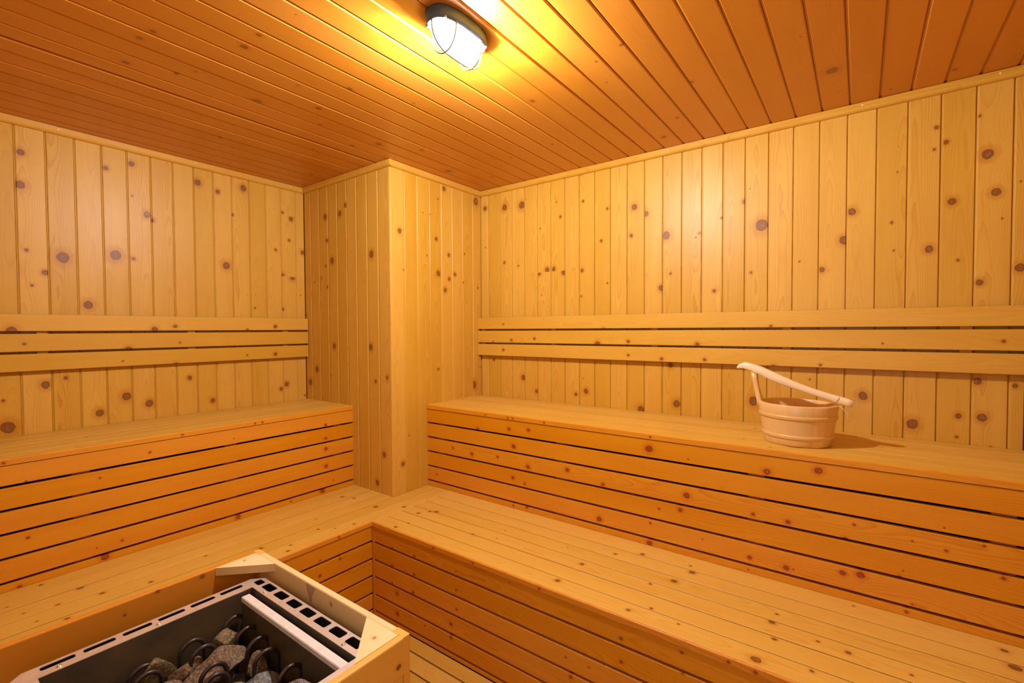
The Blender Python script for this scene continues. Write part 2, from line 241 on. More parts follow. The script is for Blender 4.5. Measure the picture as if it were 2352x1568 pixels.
FAR = (900., 900., .001)
class WM:
    """collects boards; every face knows its knot and its board"""
    def __init__(s): s.v = []; s.f = []; s.uv = []; s.kn = []; s.bd = []; s.mi = []
    def board(s, O, G, V, N, u0, u1, prof, vc, knots=(), tone=1., seed=0., mi=0, cuts=None):
        # prof: closed polygon of (v, n); extruded along G
        O, G, V, N = map(Vector, (O, G, V, N))
        off = (seed*7.31) % 1.0 - .5
        ks = sorted(k for k in knots if u0-.03 < k[0] < u1+.03)
        us = [u0]; kk = []
        for i, k in enumerate(ks):
            kk.append((k[0], k[1]-vc, k[2]))
            if i < len(ks)-1:
                c = (k[0]*ks[i+1][2]+ks[i+1][0]*k[2])/(k[2]+ks[i+1][2])
                c = min(max(c, us[-1]+1e-4), u1-1e-4); us.append(c)
        us.append(u1)
        if not kk: kk = [FAR]
        n = len(prof); base = len(s.v)
        for u in us:
            for (a, b) in prof: s.v.append(O+G*u+V*a+N*b)
        bd = (tone, seed, off)
        flip = G.cross(V).dot(N) < 0
        for i in range(len(us)-1):
            for j in range(n):
                j2 = (j+1) % n
                q = [base+i*n+j, base+(i+1)*n+j, base+(i+1)*n+j2, base+i*n+j2]
                pv = [prof[j], prof[j], prof[j2], prof[j2]]; uu = [us[i], us[i+1], us[i+1], us[i]]
                uvs = [(uu[t], pv[t][0]-vc+pv[t][1]) for t in range(4)]
                if flip: q.reverse(); uvs.reverse()
                s.f.append(q); s.uv.append(uvs); s.kn.append(kk[i]); s.bd.append(bd); s.mi.append(mi)
        for i, rev in ((0, False), (len(us)-1, True)):
            q = [base+i*n+j for j in range(n)]; uvs = [(p[1]+seed, p[0]-vc) for p in prof]
            if rev ^ flip: q.reverse(); uvs.reverse()
            s.f.append(q); s.uv.append(uvs); s.kn.append(FAR); s.bd.append(bd); s.mi.append(mi)
    def poly(s, verts, faces, G, V, tone=1., seed=0., mi=0, knot=FAR):
        G, V = Vector(G), Vector(V); base = len(s.v)
        s.v += [Vector(p) for p in verts]; off = (seed*7.31) % 1.0 - .5
        for f in faces:
            s.f.append([base+i for i in f])
            s.uv.append([(Vector(verts[i]).dot(G), Vector(verts[i]).dot(V)) for i in f])
            s.kn.append(knot); s.bd.append((tone, seed, off)); s.mi.append(mi)
    def build(s, name, mats, parent=None, smooth=False):
        me = bpy.data.meshes.new(name)
        me.from_pydata(s.v, [], s.f)
        uvl = me.uv_layers.new(name='grain')
        flat = [c for f in s.uv for p in f for c in p]; uvl.data.foreach_set('uv', flat)
        for nm, data in (('knot', s.kn), ('board', s.bd)):
            a = me.attributes.new(nm, 'FLOAT_VECTOR', 'FACE'); a.data.foreach_set('vector', [c for t in data for c in t])
        me.polygons.foreach_set('material_index', s.mi)
        bm = bmesh.new(); bm.from_mesh(me); bmesh.ops.recalc_face_normals(bm, faces=bm.faces); bm.to_mesh(me); bm.free()
        me.update()
        return link(name, me, mats, parent, smooth)

rnd = random.Random(11)
def box_prof(v0, v1, n0, n1, r=.0015):
    return [(v0, n0), (v0, n1-r), (v0+r*.3, n1-r*.3), (v0+r, n1), (v1-r, n1), (v1-r*.3, n1-r*.3), (v1, n1-r), (v1, n0)]
def clad_prof(v0, v1, t=.012, gap=.0010, ch=.0036, lip=.0022, d=.0042):
    # tongue and groove board: small chamfer one side, chamfer and recessed tongue on the other
    return [(v0+gap, -t), (v0+gap, -d), (v0+gap+lip, -d), (v0+gap+lip+.0006, -ch*.7), (v0+gap+lip+ch, 0), (v1-ch*.8, 0), (v1-.0002, -ch*.8), (v1-.0002, -t)]
def seat_prof(v0, v1, t=.02, gap=.0013, ch=.0013):
    # softly broken edges, undercut below so that the joints stay open and dark
    return [(v0+.007, -t), (v0+.006, -.0035), (v0+gap, -ch*.75), (v0+gap+ch, 0), (v1-gap-ch, 0), (v1-gap, -ch*.75), (v1-.006, -.0035), (v1-.007, -t)]
def tone(): return 1+rnd.uniform(-.055, .05)
def local(key, O, G, V):
    O, G, V = Vector(O), Vector(G), Vector(V); r = []
    for x, y, z, k in KNOTS[key]:
        P = Vector((x, y, z))-O; r.append((P.dot(G), P.dot(V), k*.76))
    return r
def panel(wm, key, O, G, V, N, u0, u1, seams, prof=clad_prof, extra=.35, rmax=.004, tonef=tone, nj=.0003):
    kn = local(key, O, G, V) if key else []
    for a, b in zip(seams[:-1], seams[1:]):
        mine = [k for k in kn if a <= k[1] < b]
        x = u0
        while True:
            x += rnd.expovariate(extra*2.0)+.05
            if x > u1: break
            if all(abs(x-k[0]) > .06 for k in mine): mine.append((x, rnd.uniform(a+.012, b-.012), rnd.uniform(.001, rmax)))
        nn = rnd.uniform(-nj, nj)
        wm.board(Vector(O)+Vector(N)*nn, G, V, N, u0, u1, prof(a, b), (a+b)/2, mine, tonef(), rnd.random()*9)
def seams_from(known, lo, hi, pitch):
    s = sorted(known); out = [x for x in s if lo < x < hi]
    while out[0]-pitch > lo+.012: out.insert(0, out[0]-pitch)
    while out[-1]+pitch < hi-.012: out.append(out[-1]+pitch)
    return [lo]+out+[hi]

PX, PY = .7915, -.6967
ZC, ZU, ZL = 2.1314, .88, .44
XR, YB = 3.120, -2.46
DUL, DUR, XLB, YLB = .4601, -.4608, .9528, -.9486
X, Y, Z = (1, 0, 0), (0, 1, 0), (0, 0, 1)
# ---------------------------------------------------------------- floor, walls, ceiling
def slab(name, lo, hi, mat, kind='structure', parent=None):
    bm = bmesh.new(); bmesh.ops.create_cube(bm, size=1)
    for v in bm.verts:
        v.co = Vector([lo[i]+(v.co[i]+.5)*(hi[i]-lo[i]) for i in range(3)])
    me = bpy.data.meshes.new(name); bm.to_mesh(me); bm.free()
    o = link(name, me, mat, parent)
    if kind: o['kind'] = kind
    return o
slab('floor', (-.05, YB-.05, -.10), (XR+.05, .05, 0), M_FLOORTILE)

ly = seams_from([-.7499, -.8376, -.9235, -1.012, -1.1005, -1.189, -1.2775, -1.3662, -1.4548, -1.5429, -1.6322, -1.7204, -1.8093, -1.898, -1.987, -2.0755], YB, PY, .0887)
wm = WM(); panel(wm, 'wl', (0, 0, 0), Z, Y, X, 0, ZC, ly)
wm.board((-.013, 0, 0), Z, Y, X, 0, ZC, [(YB, -.03), (YB, 0), (0, 0), (0, -.03)], 0)
tag(wm.build('wall_left', W_WALL), kind='structure')
rx = [3.0813-.08925*k for k in range(26)]
rx = seams_from(rx, PX, XR, .0893)
wm = WM(); panel(wm, 'wr', (0, 0, 0), Z, X, (0, -1, 0), 0, ZC, rx)
wm.board((0, .013, 0), Z, X, (0, -1, 0), 0, ZC, [(0, -.03), (0, 0), (XR, 0), (XR, -.03)], 0)
tag(wm.build('wall_right', W_WALL), kind='structure')
# boxed-in column in the corner
wm = WM()
panel(wm, 'pl', (0, PY, 0), Z, X, (0, -1, 0), 0, ZC, [0, .0685, .1574, .2461, .3359, .4242, .5117, .6027, .6929, PX-.004])
tag(wm.build('wall_column_left', W_WALL), kind='structure')
wm = WM()
panel(wm, 'pr', (PX, 0, 0), Z, Y, X, 0, ZC, [PY, -.6082, -.5217, -.432, -.342, -.2562, -.169, -.0776, 0])
tag(wm.build('wall_column_right', W_WALL), kind='structure')
# side and back wall, behind and beside the viewpoint
wm = WM(); panel(wm, None, (XR, 0, 0), Z, Y, (-1, 0, 0), 0, ZC, [YB+.0893*k for k in range(27)]+[0])
wm.board((XR+.013, 0, 0), Z, Y, (-1, 0, 0), 0, ZC, [(YB, -.03), (YB, 0), (0, 0), (0, -.03)], 0)
tag(wm.build('wall_side', W_WALL), kind='structure')
wm = WM(); panel(wm, None, (0, YB, 0), Z, X, Y, 0, ZC, [.0893*k for k in range(35)]+[XR])
wm.board((0, YB-.013, 0), Z, X, Y, 0, ZC, [(0, -.03), (0, 0), (XR, 0), (XR, -.03)], 0)
tag(wm.build('wall_back', W_WALL), kind='structure')
# frosted glass door in the back wall, behind the viewpoint
slab('door_1', (2.13, YB+.001, .03), (2.89, YB+.016, 1.93), W_TRIM)
slab('window_1', (2.23, YB+.0165, .45), (2.79, YB+.0205, 1.84), M_PANE)
# ceiling
cx = [2.6415-.0886*k for k in range(30)]+[2.6415+.0888*k for k in range(1, 6)]
cx = seams_from(cx, 0, XR, .0886)
wm = WM()
def ceil_prof(a, b):
    if abs(a-.6923) < .004: a += .0085
    return clad_prof(a, b, ch=.0045, lip=.0022, d=.005)
panel(wm, 'ce', (0, 0, ZC), Y, X, (0, 0, -1), YB, 0, cx, prof=ceil_prof, extra=.2, nj=.0006)
wm.board((0, 0, ZC+.014), Y, X, (0, 0, -1), YB, 0, [(0, -.03), (0, 0), (XR, 0), (XR, -.03)], 0, mi=1)
tag(wm.build('ceiling', [W_CEIL, M_DARK]), kind='structure')

# mouldings under the ceiling
TT, ZT = .0175, 2.0992
def disc(bm_v, bm_f, c, n, r):
    n = Vector(n); a = n.orthogonal().normalized(); b = n.cross(a)
    vs = [Vector(c)+n*.0006]+[Vector(c)+a*r*math.cos(t*math.pi/4)+b*r*math.sin(t*math.pi/4) for t in range(8)]
    vs += []
    return vs, [(0, 1+t, 1+(t+1) % 8) for t in range(8)]
def moulding(i, O, G, V, N, u0, u1, nails):
    # V points down the wall, N into the room
    wm = WM(); h = ZC-ZT
    pr = [(0, 0), (0, TT*.80), (.002, TT), (h*.62, TT), (h*.80, TT*.86), (h*.95, TT*.55), (h, .001), (h, 0)]
    x = u0; seg = u1
    wm.board(O, G, V, N, u0, u1, pr, h/2, [(rnd.uniform(u0, u1), h*.5, .003)], tone(), rnd.random()*9)
    for u in nails:
        c = Vector(O)+Vector(G)*u+Vector(V)*.012+Vector(N)*TT
        vs, fs = disc(None, None, c, N, .0028); wm.poly(vs, fs, G, V, mi=1)
    return tag(wm.build('trim_%d' % i, [W_TRIM, M_NAIL]), kind='structure')
D = (0, 0, -1)
moulding(1, (0, 0, ZC), Y, D, X, YB, PY, [-.785, -1.27, -1.768, -2.2])
moulding(2, (0, PY, ZC), X, D, (0, -1, 0), TT, PX+TT, [.444, .729, .795])
moulding(3, (PX, 0, ZC), Y, D, X, PY, 0, [-.635, -.454, -.293, -.05])
moulding(4, (0, 0, ZC), X, D, (0, -1, 0), PX+TT, XR, [.875, 1.4, 1.95, 2.68, 3.044])
moulding(5, (XR, 0, ZC), Y, D, (-1, 0, 0), YB, -TT, [-.4, -1., -1.6])

# ---------------------------------------------------------------- benches
def front(wm, key, O, G, V, N, u0, u1, gaps, zt, zb, g=.0046, extra=.5):
    """horizontal boards with open gaps between them"""
    kn = local(key, O, G, V) if key else []
    edges = [zt]+list(gaps)+[zb]
    for i in range(len(edges)-1):
        b = edges[i]-(g if i else 0); a = edges[i+1]+(g if i < len(edges)-2 else 0)
        mine = [k for k in kn if a-.004 <= k[1] < b+.004]
        x = u0
        while True:
            x += rnd.expovariate(extra*2)+.05
            if x > u1: break
            if all(abs(x-k[0]) > .07 for k in mine): mine.append((x, rnd.uniform(a+.01, b-.01), rnd.uniform(.0012, .0045)))
        wm.board(Vector(O)+Vector(N)*rnd.uniform(-.0005, .0005), G, V, N, u0, u1, box_prof(a, b, -.018, 0), (a+b)/2, mine, tone(), rnd.random()*9)
def shaded_nosing(O, G, N, u0, u1, zt, h, parent):  # added strip: the seat edge's shade, being upright, put into its darker wood colour
    wm = WM(); h -= .0003
    kn = [(rnd.uniform(u0, u1), zt-h*.6, .004) for _ in range(5)]
    wm.board(O, G, Z, N, u0, u1, [(zt-h, -.0072), (zt-h, 0), (zt-.004, 0), (zt-.0018, -.0007), (zt-.0004, -.0026), (zt, -.0045), (zt, -.0072)], zt-h/2, kn, tone(), rnd.random()*9)
    return wm.build('shaded_nosing', W_FRONT, parent)
UG = [.7822, .7045, .6271, .5476, .4684]
LG = [.3503, .2715, .1955, .1167, .0439]
NT_ = .022    # nosing height

# upper bench along the left wall
ZUL = .8755
ub = empty('upper_bench', (.23, -1.58, 0), 'upper slatted bench along the left wall, ending at the boxed column, nothing on it', 'bench', 'upper benches')
wm = WM(); panel(wm, 'ut', (0, 0, ZUL), Y, X, Z, YB, PY, [0, .0767, .1534, .2301, .3068, .3835, DUL-.004], prof=lambda a, b: seat_prof(a, b, NT_), extra=.3)
wm.build('seat', W_SEAT, ub)
shaded_nosing((DUL+.0035, 0, 0), Y, X, YB, PY-.001, ZUL, NT_, ub)
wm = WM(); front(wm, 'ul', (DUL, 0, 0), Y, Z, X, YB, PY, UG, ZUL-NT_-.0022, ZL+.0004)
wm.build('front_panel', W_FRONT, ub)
for y in (-.78, -1.31, -1.81, -2.3):
    wm = WM(); wm.board((DUL-.0185, y, 0), Z, Y, X, ZL+.001, ZUL-NT_-.001, box_prof(-.025, .025, -.03, 0), 0, (), .8, rnd.random()*9); wm.build('support_post', W_FRONT, ub)
wm = WM(); wm.board((.07, 0, 0), Y, Z, X, YB, PY-.002, box_prof(ZL+.001, ZUL-NT_-.004, -.01, 0), .6); wm.build('dark_backing', M_DARK, ub)  # near-black sheet behind the gaps, the bench's inner shade as colour

# upper bench along the right wall
ub = empty('upper_bench', (1.95, -.23, 0), 'upper slatted bench along the right wall with the wooden bucket standing on it', 'bench', 'upper benches')
wm = WM(); panel(wm, 'vt', (0, 0, ZU), X, Y, Z, PX, XR, [DUR+.004, -.3840, -.3072, -.2304, -.1536, -.0768, 0], prof=lambda a, b: seat_prof(a, b, NT_), extra=.3)
wm.build('seat', W_SEAT, ub)
shaded_nosing((0, DUR-.0035, 0), X, (0, -1, 0), PX+.001, XR-.001, ZU, NT_, ub)
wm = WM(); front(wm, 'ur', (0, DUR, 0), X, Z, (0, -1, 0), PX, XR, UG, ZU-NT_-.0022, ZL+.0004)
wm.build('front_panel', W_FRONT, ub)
for x in (.88, 1.62, 2.4, 3.0):
    wm = WM(); wm.board((x, DUR+.0185, 0), Z, X, (0, -1, 0), ZL+.001, ZU-NT_-.001, box_prof(-.025, .025, -.03, 0), 0, (), .8, rnd.random()*9); wm.build('support_post', W_FRONT, ub)
wm = WM(); wm.board((0, -.07, 0), X, Z, (0, -1, 0), PX+.002, XR, box_prof(ZL+.001, ZU-NT_-.004, -.01, 0), .6); wm.build('dark_backing', M_DARK, ub)

# lower bench, left run (its boards also pass in front of the column)
lb = empty('lower_bench', (.72, -1.5, 0), 'lower slatted bench step along the left side, behind the heater guard', 'bench', 'lower benches')
wm = WM()
NL = .020; X1 = .9655
kn = local('tl', (0, 0, ZL), Y, X)
for a, b, y1 in ((DUL-.03, .5327, PY), (.5327, .6132, PY), (.6132, .7027, PY), (.7027, PX, PY), (PX, .8638, DUR), (.8638, X1, None)):
    y1 = DUR+.012 if y1 in (None, DUR) else y1
    pr = seat_prof(a, b, NL)
    if b == X1:   # last board: full width beside the right run, narrower where it is the free edge
        wm.board((0, 0, ZL), Y, X, Z, YB, YLB-.004, seat_prof(a, XLB-.004, NL), (a+b)/2, [k for k in kn if a <= k[1] < b and k[0] < YLB-.004], 1.0, 3.3)
        wm.board((0, 0, ZL), Y, X, Z, YLB-.004, y1, pr, (a+b)/2, [k for k in kn if a <= k[1] < b and k[0] >= YLB-.004], 1.0, 3.3)
        continue
    wm.board((0, 0, ZL+rnd.uniform(-.0003, .0003)), Y, X, Z, YB, y1, pr, (a+b)/2, [k for k in kn if a <= k[1] < b]+[(rnd.uniform(YB, y1), (a+b)/2+.01, .003)], tone(), rnd.random()*9)
wm.build('seat', W_SEAT, lb)
shaded_nosing((XLB+.0035, 0, 0), Y, X, YB, YLB-.0042, ZL, NL, lb)
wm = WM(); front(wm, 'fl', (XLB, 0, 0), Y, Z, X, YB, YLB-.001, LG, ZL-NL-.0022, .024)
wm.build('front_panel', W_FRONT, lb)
for y in (-1.2, -1.8, -2.35):
    wm = WM(); wm.board((XLB-.0185, y, 0), Z, Y, X, .001, ZL-NL-.001, box_prof(-.025, .025, -.03, 0), 0, (), .8, rnd.random()*9); wm.build('support_post', W_FRONT, lb)
wm = WM(); wm.board((.5, 0, 0), Y, Z, X, YB, YLB, box_prof(.002, ZL-NL-.004, -.01, 0), .2); wm.build('dark_backing', M_DARK, lb)

# lower bench, right run
lb = empty('lower_bench', (2.0, -.72, 0), 'lower slatted bench step running along the right side, below the bench that holds the bucket', 'bench', 'lower benches')
wm = WM()
panel(wm, 'tr', (0, 0, ZL), X, Y, Z, X1, XR, [YLB+.004, -.8681, -.7874, -.7118, -.6334, -.5552, DUR+.012], prof=lambda a, b: seat_prof(a, b, NL), extra=.5)
wm.build('seat', W_SEAT, lb)
shaded_nosing((0, YLB-.0035, 0), X, (0, -1, 0), XLB+.004, XR-.001, ZL, NL, lb)
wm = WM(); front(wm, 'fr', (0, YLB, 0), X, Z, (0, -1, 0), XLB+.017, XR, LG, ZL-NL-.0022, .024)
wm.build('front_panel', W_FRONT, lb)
wm = WM(); wm.board((XLB, YLB, 0), Z, X, (0, -1, 0), .024, ZL-NL-.0022, box_prof(.0005, .0165, -.018, .001), .008, (), .98, 2.2)
wm.build('corner_post', W_FRONT, lb)
for x in (1.1, 1.75, 2.4, 3.0):
    wm = WM(); wm.board((x, YLB+.0185, 0), Z, X, (0, -1, 0), .001, ZL-NL-.001, box_prof(-.025, .025, -.03, 0), 0, (), .8, rnd.random()*9); wm.build('support_post', W_FRONT, lb)
wm = WM(); wm.board((0, -.5, 0), X, Z, (0, -1, 0), XLB+.002, XR, box_prof(.002, ZL-NL-.004, -.01, 0), .2); wm.build('dark_backing', M_DARK, lb)

# ---------------------------------------------------------------- backrests
SZ = [(1.2888, 1.356), (1.2079, 1.2782), (1.1299, 1.198)]
def backrest(loc, label, key, O, G, V, N, u0, u1, battens, dz=0.):
    r = empty('backrest', loc, label, 'backrest', 'three-slat backrests')
    kn = local(key, O, G, V)
    for a, b in SZ:
        wm = WM()
        wm.board(O, G, V, N, u0, u1, box_prof(a+dz, b+dz, .014, .033, .002), (a+b)/2, [k for k in kn if a <= k[1]-dz < b], tone(), rnd.random()*9)
        wm.build('slat', W_SLAT, r)
    for u in battens:
        wm = WM(); wm.board(Vector(O)+Vector(G)*u, Z, G, N, SZ[2][0]+.012, SZ[0][1]-.012, box_prof(-.0165, .0165, .0005, .0138), 0, (), 1.02, rnd.random()*9)
        wm.build('batten', W_SLAT, r)
backrest((.02, -1.55, 1.13), 'three horizontal pine slats fixed to the left wall above the left upper bench', 'sl', (0, 0, 0), Y, Z, X, YB+.02, PY-.004, [-.828, -1.304, -1.835, -2.3])
backrest((1.95, -.02, 1.13), 'three horizontal pine slats fixed to the right wall above the bench with the bucket', 'sr', (0, 0, 0), X, Z, (0, -1, 0), PX+.001, XR-.003, [.820, 1.323, 1.889, 2.441, 2.975])

# ---------------------------------------------------------------- duckboard
du = empty('duckboard', (2.05, -1.7, 0), 'slatted wooden duckboard on the floor between the lower bench and the heater', 'floor grate')
y = YLB-.0015; k = 0
wm = WM()
ys = [YLB-.0015, -1.0131, -1.0866]+[-1.0866-.0745*i for i in range(1, 19)]
for i in range(len(ys)-1):
    b = ys[i]-(.003 if i else .0); a = ys[i+1]+.003
    wm.board((0, 0, .023), X, Y, Z, XLB+.003, XR-.004, box_prof(a, b, -.012, 0, .002), (a+b)/2, [(rnd.uniform(1, 3), (a+b)/2, .004)], tone(), rnd.random()*9)
wm.build('deck_board', W_FLOOR, du)
for x in (1.05, 1.55, 2.05, 2.55, 3.0):
    wm = WM(); wm.board((x, 0, .0105), Y, X, Z, ys[-1]+.01, YLB-.004, box_prof(-.02, .02, -.0104, 0), 0, (), .9, rnd.random()*9); wm.build('runner', W_FLOOR, du)

# ---------------------------------------------------------------- ceiling lamp
lp = empty('ceiling_lamp', LAMP_POS, 'oval bulkhead lamp with glowing glass and wire cage on the ceiling', 'lamp')
A, B = .050, .104          # half width (x), half length (y)
def stadium(a, b, n=40, p=2.6):
    r = []
    for i in range(n):
        t = 2*math.pi*i/n; c, s_ = math.cos(t), math.sin(t)
        r.append((a*math.copysign(abs(c)**(2/p), c), b*math.copysign(abs(s_)**(2/p), s_)))
    return r
def loft(name, rings, mat, parent, cap0=True, cap1=True, smooth=True):
    bm = bmesh.new(); R = []
    for ring in rings: R.append([bm.verts.new(p) for p in ring])
    n = len(R[0])
    for i in range(len(R)-1):
        for j in range(n): bm.faces.new((R[i][j], R[i][(j+1) % n], R[i+1][(j+1) % n], R[i+1][j]))
    if cap0: bm.faces.new(R[0])
    if cap1: bm.faces.new(R[-1])
    bmesh.ops.recalc_face_normals(bm, faces=bm.faces)
    me = bpy.data.meshes.new(name); bm.to_mesh(me); bm.free()
    return link(name, me, mat, parent, smooth)
def lring(a, b, z, p=2.6): return [LAMP_POS+Vector((x, y, -z)) for x, y in stadium(a, b, p=p)]
loft('housing', [lring(A, B, .0), lring(A+.001, B+.001, .004), lring(A, B, .024), lring(A-.004, B-.004, .031), lring(A-.010, B-.010, .032), lring(A-.010, B-.010, .026)], M_HOUSING, lp, True, True)
dome = [lring(A-.011, B-.011, .026)]
for i in range(1, 9):
    t = i/8*math.pi/2; k = math.cos(t)**.75
    dome.append(lring(max((A-.012)*k, .002), max((B-.012)*(.30+.70*k) if i < 8 else .03, .002), .028+.058*math.sin(t)))
loft('glass_dome', dome, M_GLASS, lp, True, True)
ld = bpy.data.lights.new('bulb', 'POINT'); ld.energy = LAMP_BULB; ld.color = LAMP_COLOR; ld.shadow_soft_size = .024
lo = bpy.data.objects.new('bulb', ld); COL.objects.link(lo); lo.parent = lp; lo.location = (0, .035, -.049)
def tube(pts, r, n=8, closed=False):
    bm = bmesh.new(); rings = []; P = [Vector(p) for p in pts]
    prev = None
    for i, p in enumerate(P):
        a = P[(i-1) % len(P)] if (i or closed) else P[i]; b = P[(i+1) % len(P)] if (i < len(P)-1 or closed) else P[i]
        t = (b-a).normalized()
        if prev is None: nrm = t.orthogonal().normalized()
        else: nrm = (prev-t*prev.dot(t)).normalized()
        prev = nrm; bi = t.cross(nrm); rr = r[i] if isinstance(r, (list, tuple)) else r
        rings.append([bm.verts.new(p+nrm*rr*math.cos(2*math.pi*k/n)+bi*rr*math.sin(2*math.pi*k/n)) for k in range(n)])
    m_ = len(rings)
    for i in range(m_ if closed else m_-1):
        for k in range(n):
            bm.faces.new((rings[i][k], rings[i][(k+1) % n], rings[(i+1) % m_][(k+1) % n], rings[(i+1) % m_][k]))
    if not closed: bm.faces.new(rings[0]); bm.faces.new(rings[-1])
    bmesh.ops.recalc_face_normals(bm, faces=bm.faces)
    return bm
def tubeobj(name, pts, r, mat, parent, n=8, closed=False):
    bm = tube(pts, r, n, closed); me = bpy.data.meshes.new(name); bm.to_mesh(me); bm.free()
    return link(name, me, mat, parent, True)
for yy in (-.052, .052):
    pts = [LAMP_POS+Vector(((A-.006)*math.cos(t)*(1 if True else 1), yy, -.030-.067*abs(math.sin(t))**.8)) for t in [math.pi*i/20 for i in range(21)]]
    tubeobj('cage_bar', pts, .0023, M_CAGE, lp)
pts = [LAMP_POS+Vector((0, (B-.006)*math.copysign(abs(math.cos(t))**.62, math.cos(t)), -.030-.067*abs(math.sin(t))**.75)) for t in [math.pi*i/28 for i in range(29)]]
tubeobj('cage_bar', pts, .0023, M_CAGE, lp)
tubeobj('cage_ring', [LAMP_POS+Vector((x, y, -.031)) for x, y in stadium(A-.006, B-.006)], .0018, M_CAGE, lp, closed=True)
for sx, sy in ((-1, -1), (1, 1), (-1, 1), (1, -1)):
    c = LAMP_POS+Vector((sx*(A-.0165), sy*(B-.0215), -.0315))
    loft('screw', [[c+Vector((r*math.cos(t*math.pi/5), r*math.sin(t*math.pi/5), z)) for t in range(10)] for r, z in ((.004, .004), (.004, -.001), (.003, -.002))], M_CAGE, lp)

# ---------------------------------------------------------------- bucket
BX, BY = 2.506, -.292
bk = empty('bucket', (BX, BY, ZU), 'small wooden stave bucket with a long slanting handle on the right upper bench', 'bucket')
HB = .142; RB, RTOP = .103, .1235; SYQ = .92
def brad(z): return RB+(RTOP-RB)*(z/HB)
def bring(r, z, n=72, dx=0.): return [Vector((BX+r*math.cos(2*math.pi*i/n), BY+r*SYQ*math.sin(2*math.pi*i/n), ZU+z)) for i in range(n)]
wm = WM(); n = 72; NS = 18
zs = [0, .004, .03, .07, .11, HB-.003, HB]
outer = [bring(brad(0)-.003, 0)]+[bring(brad(z), z) for z in zs[1:-1]]+[bring(RTOP-.002, HB)]
inner = [bring(RTOP-.012, HB), bring(RTOP-.0135, HB-.003), bring(brad(.012)-.013, .012)]
rings = outer+inner
for i in range(len(rings)-1):
    for j in range(n):
        st = (j*NS)//n; j2 = (j+1) % n
        vs = [rings[i][j], rings[i][j2], rings[i+1][j2], rings[i+1][j]]
        arc = [j*.0095, (j+1)*.0095]; zz = [p.z for p in vs]
        rr_ = random.Random(st); tn = 1+rr_.uniform(-.06, .05); sd = rr_.random()*9
        base = len(wm.v); wm.v += vs; wm.f.append([base, base+1, base+2, base+3])
        c0 = (st+.5)*n/NS*.0095
        wm.uv.append([(zz[0], arc[0]-c0), (zz[1], arc[1]-c0), (zz[2], arc[1]-c0), (zz[3], arc[0]-c0)])
        wm.kn.append(FAR); wm.bd.append((tn, sd, (sd*7.31) % 1-.5)); wm.mi.append(0)
wm.poly(rings[-1], [tuple(range(n))], X, Y, seed=1.2)
wm.poly(rings[0], [tuple(range(n))], X, Y, seed=1.4)
bo = wm.build('body', W_PAIL, bk, True)
bm = bmesh.new(); bm.from_mesh(bo.data); bmesh.ops.remove_doubles(bm, verts=bm.verts, dist=1e-5); bmesh.ops.recalc_face_normals(bm, faces=bm.faces); bm.to_mesh(bo.data); bm.free()
def hoop(zc, hh, overlap):
    hh *= 1.15
    wm = WM(); R = []
    for dz, dr in ((-hh/2, 0), (-hh/2+.001, .003), (-hh/4, .0040), (hh/4, .0040), (hh/2-.001, .003), (hh/2, 0)):
        R.append(bring(brad(zc+dz)+dr-.0004, zc+dz))
    vs = [p for r in R for p in r]; fs = []
    for i in range(len(R)-1):
        for j in range(n): fs.append((i*n+j, i*n+(j+1) % n, (i+1)*n+(j+1) % n, (i+1)*n+j))
    base = len(vs)
    wm.v = vs; ln_ = .0095
    for f in fs:
        wm.f.append(list(f)); wm.uv.append([((i % n)*ln_ if not (i % n == 0 and f[0] % n == n-1) else n*ln_, vs[i].z-ZU-zc) for i in f])
        wm.kn.append(FAR); wm.bd.append((.97, zc*40, .2)); wm.mi.append(0)
    wm.build('hoop', W_PAILD, bk, True)
hoop(.099, .0125, 1); hoop(.032, .0125, 1)
# the long stave that rises from the rim on the left
def sweep_box(name, secs, mat, parent, G, V, seed=1., tn=1.):
    """secs: list of (centre, half-width vector, half-thickness vector) joined as a rounded bar"""
    wm = WM(); K = 12; vs = []
    for c, a, b_ in secs:
        for k in range(K):
            t = 2*math.pi*k/K; cc, ss = math.cos(t), math.sin(t)
            cc = math.copysign(abs(cc)**.38, cc); ss = math.copysign(abs(ss)**.38, ss)
            vs.append(Vector(c)+Vector(a)*cc+Vector(b_)*ss)
    fs = []
    for i in range(len(secs)-1):
        for k in range(K): fs.append((i*K+k, i*K+(k+1) % K, (i+1)*K+(k+1) % K, (i+1)*K+k))
    fs += [tuple(range(K)), tuple((len(secs)-1)*K+k for k in range(K))]
    wm.poly(vs, fs, G, V, tone=tn, seed=seed)
    return wm.build(name, mat, parent, True)
xl = BX-RTOP
secs = []
for z, x, hw, ht in ((.118, xl+.0045, .024, .006), (.142, xl+.0035, .024, .0062), (.152, xl+.001, .021, .0062), (.168, xl-.003, .016, .006), (.19, xl-.008, .0135, .006), (.215, xl-.0125, .0135, .0065), (.243, xl-.017, .0155, .0068)):
    secs.append(((x+.002, BY-.004, ZU+z), (0, hw, 0), (ht*1.45, 0, 0)))
sweep_box('long_stave', secs, W_PAIL, bk, Z, Y, 2.)
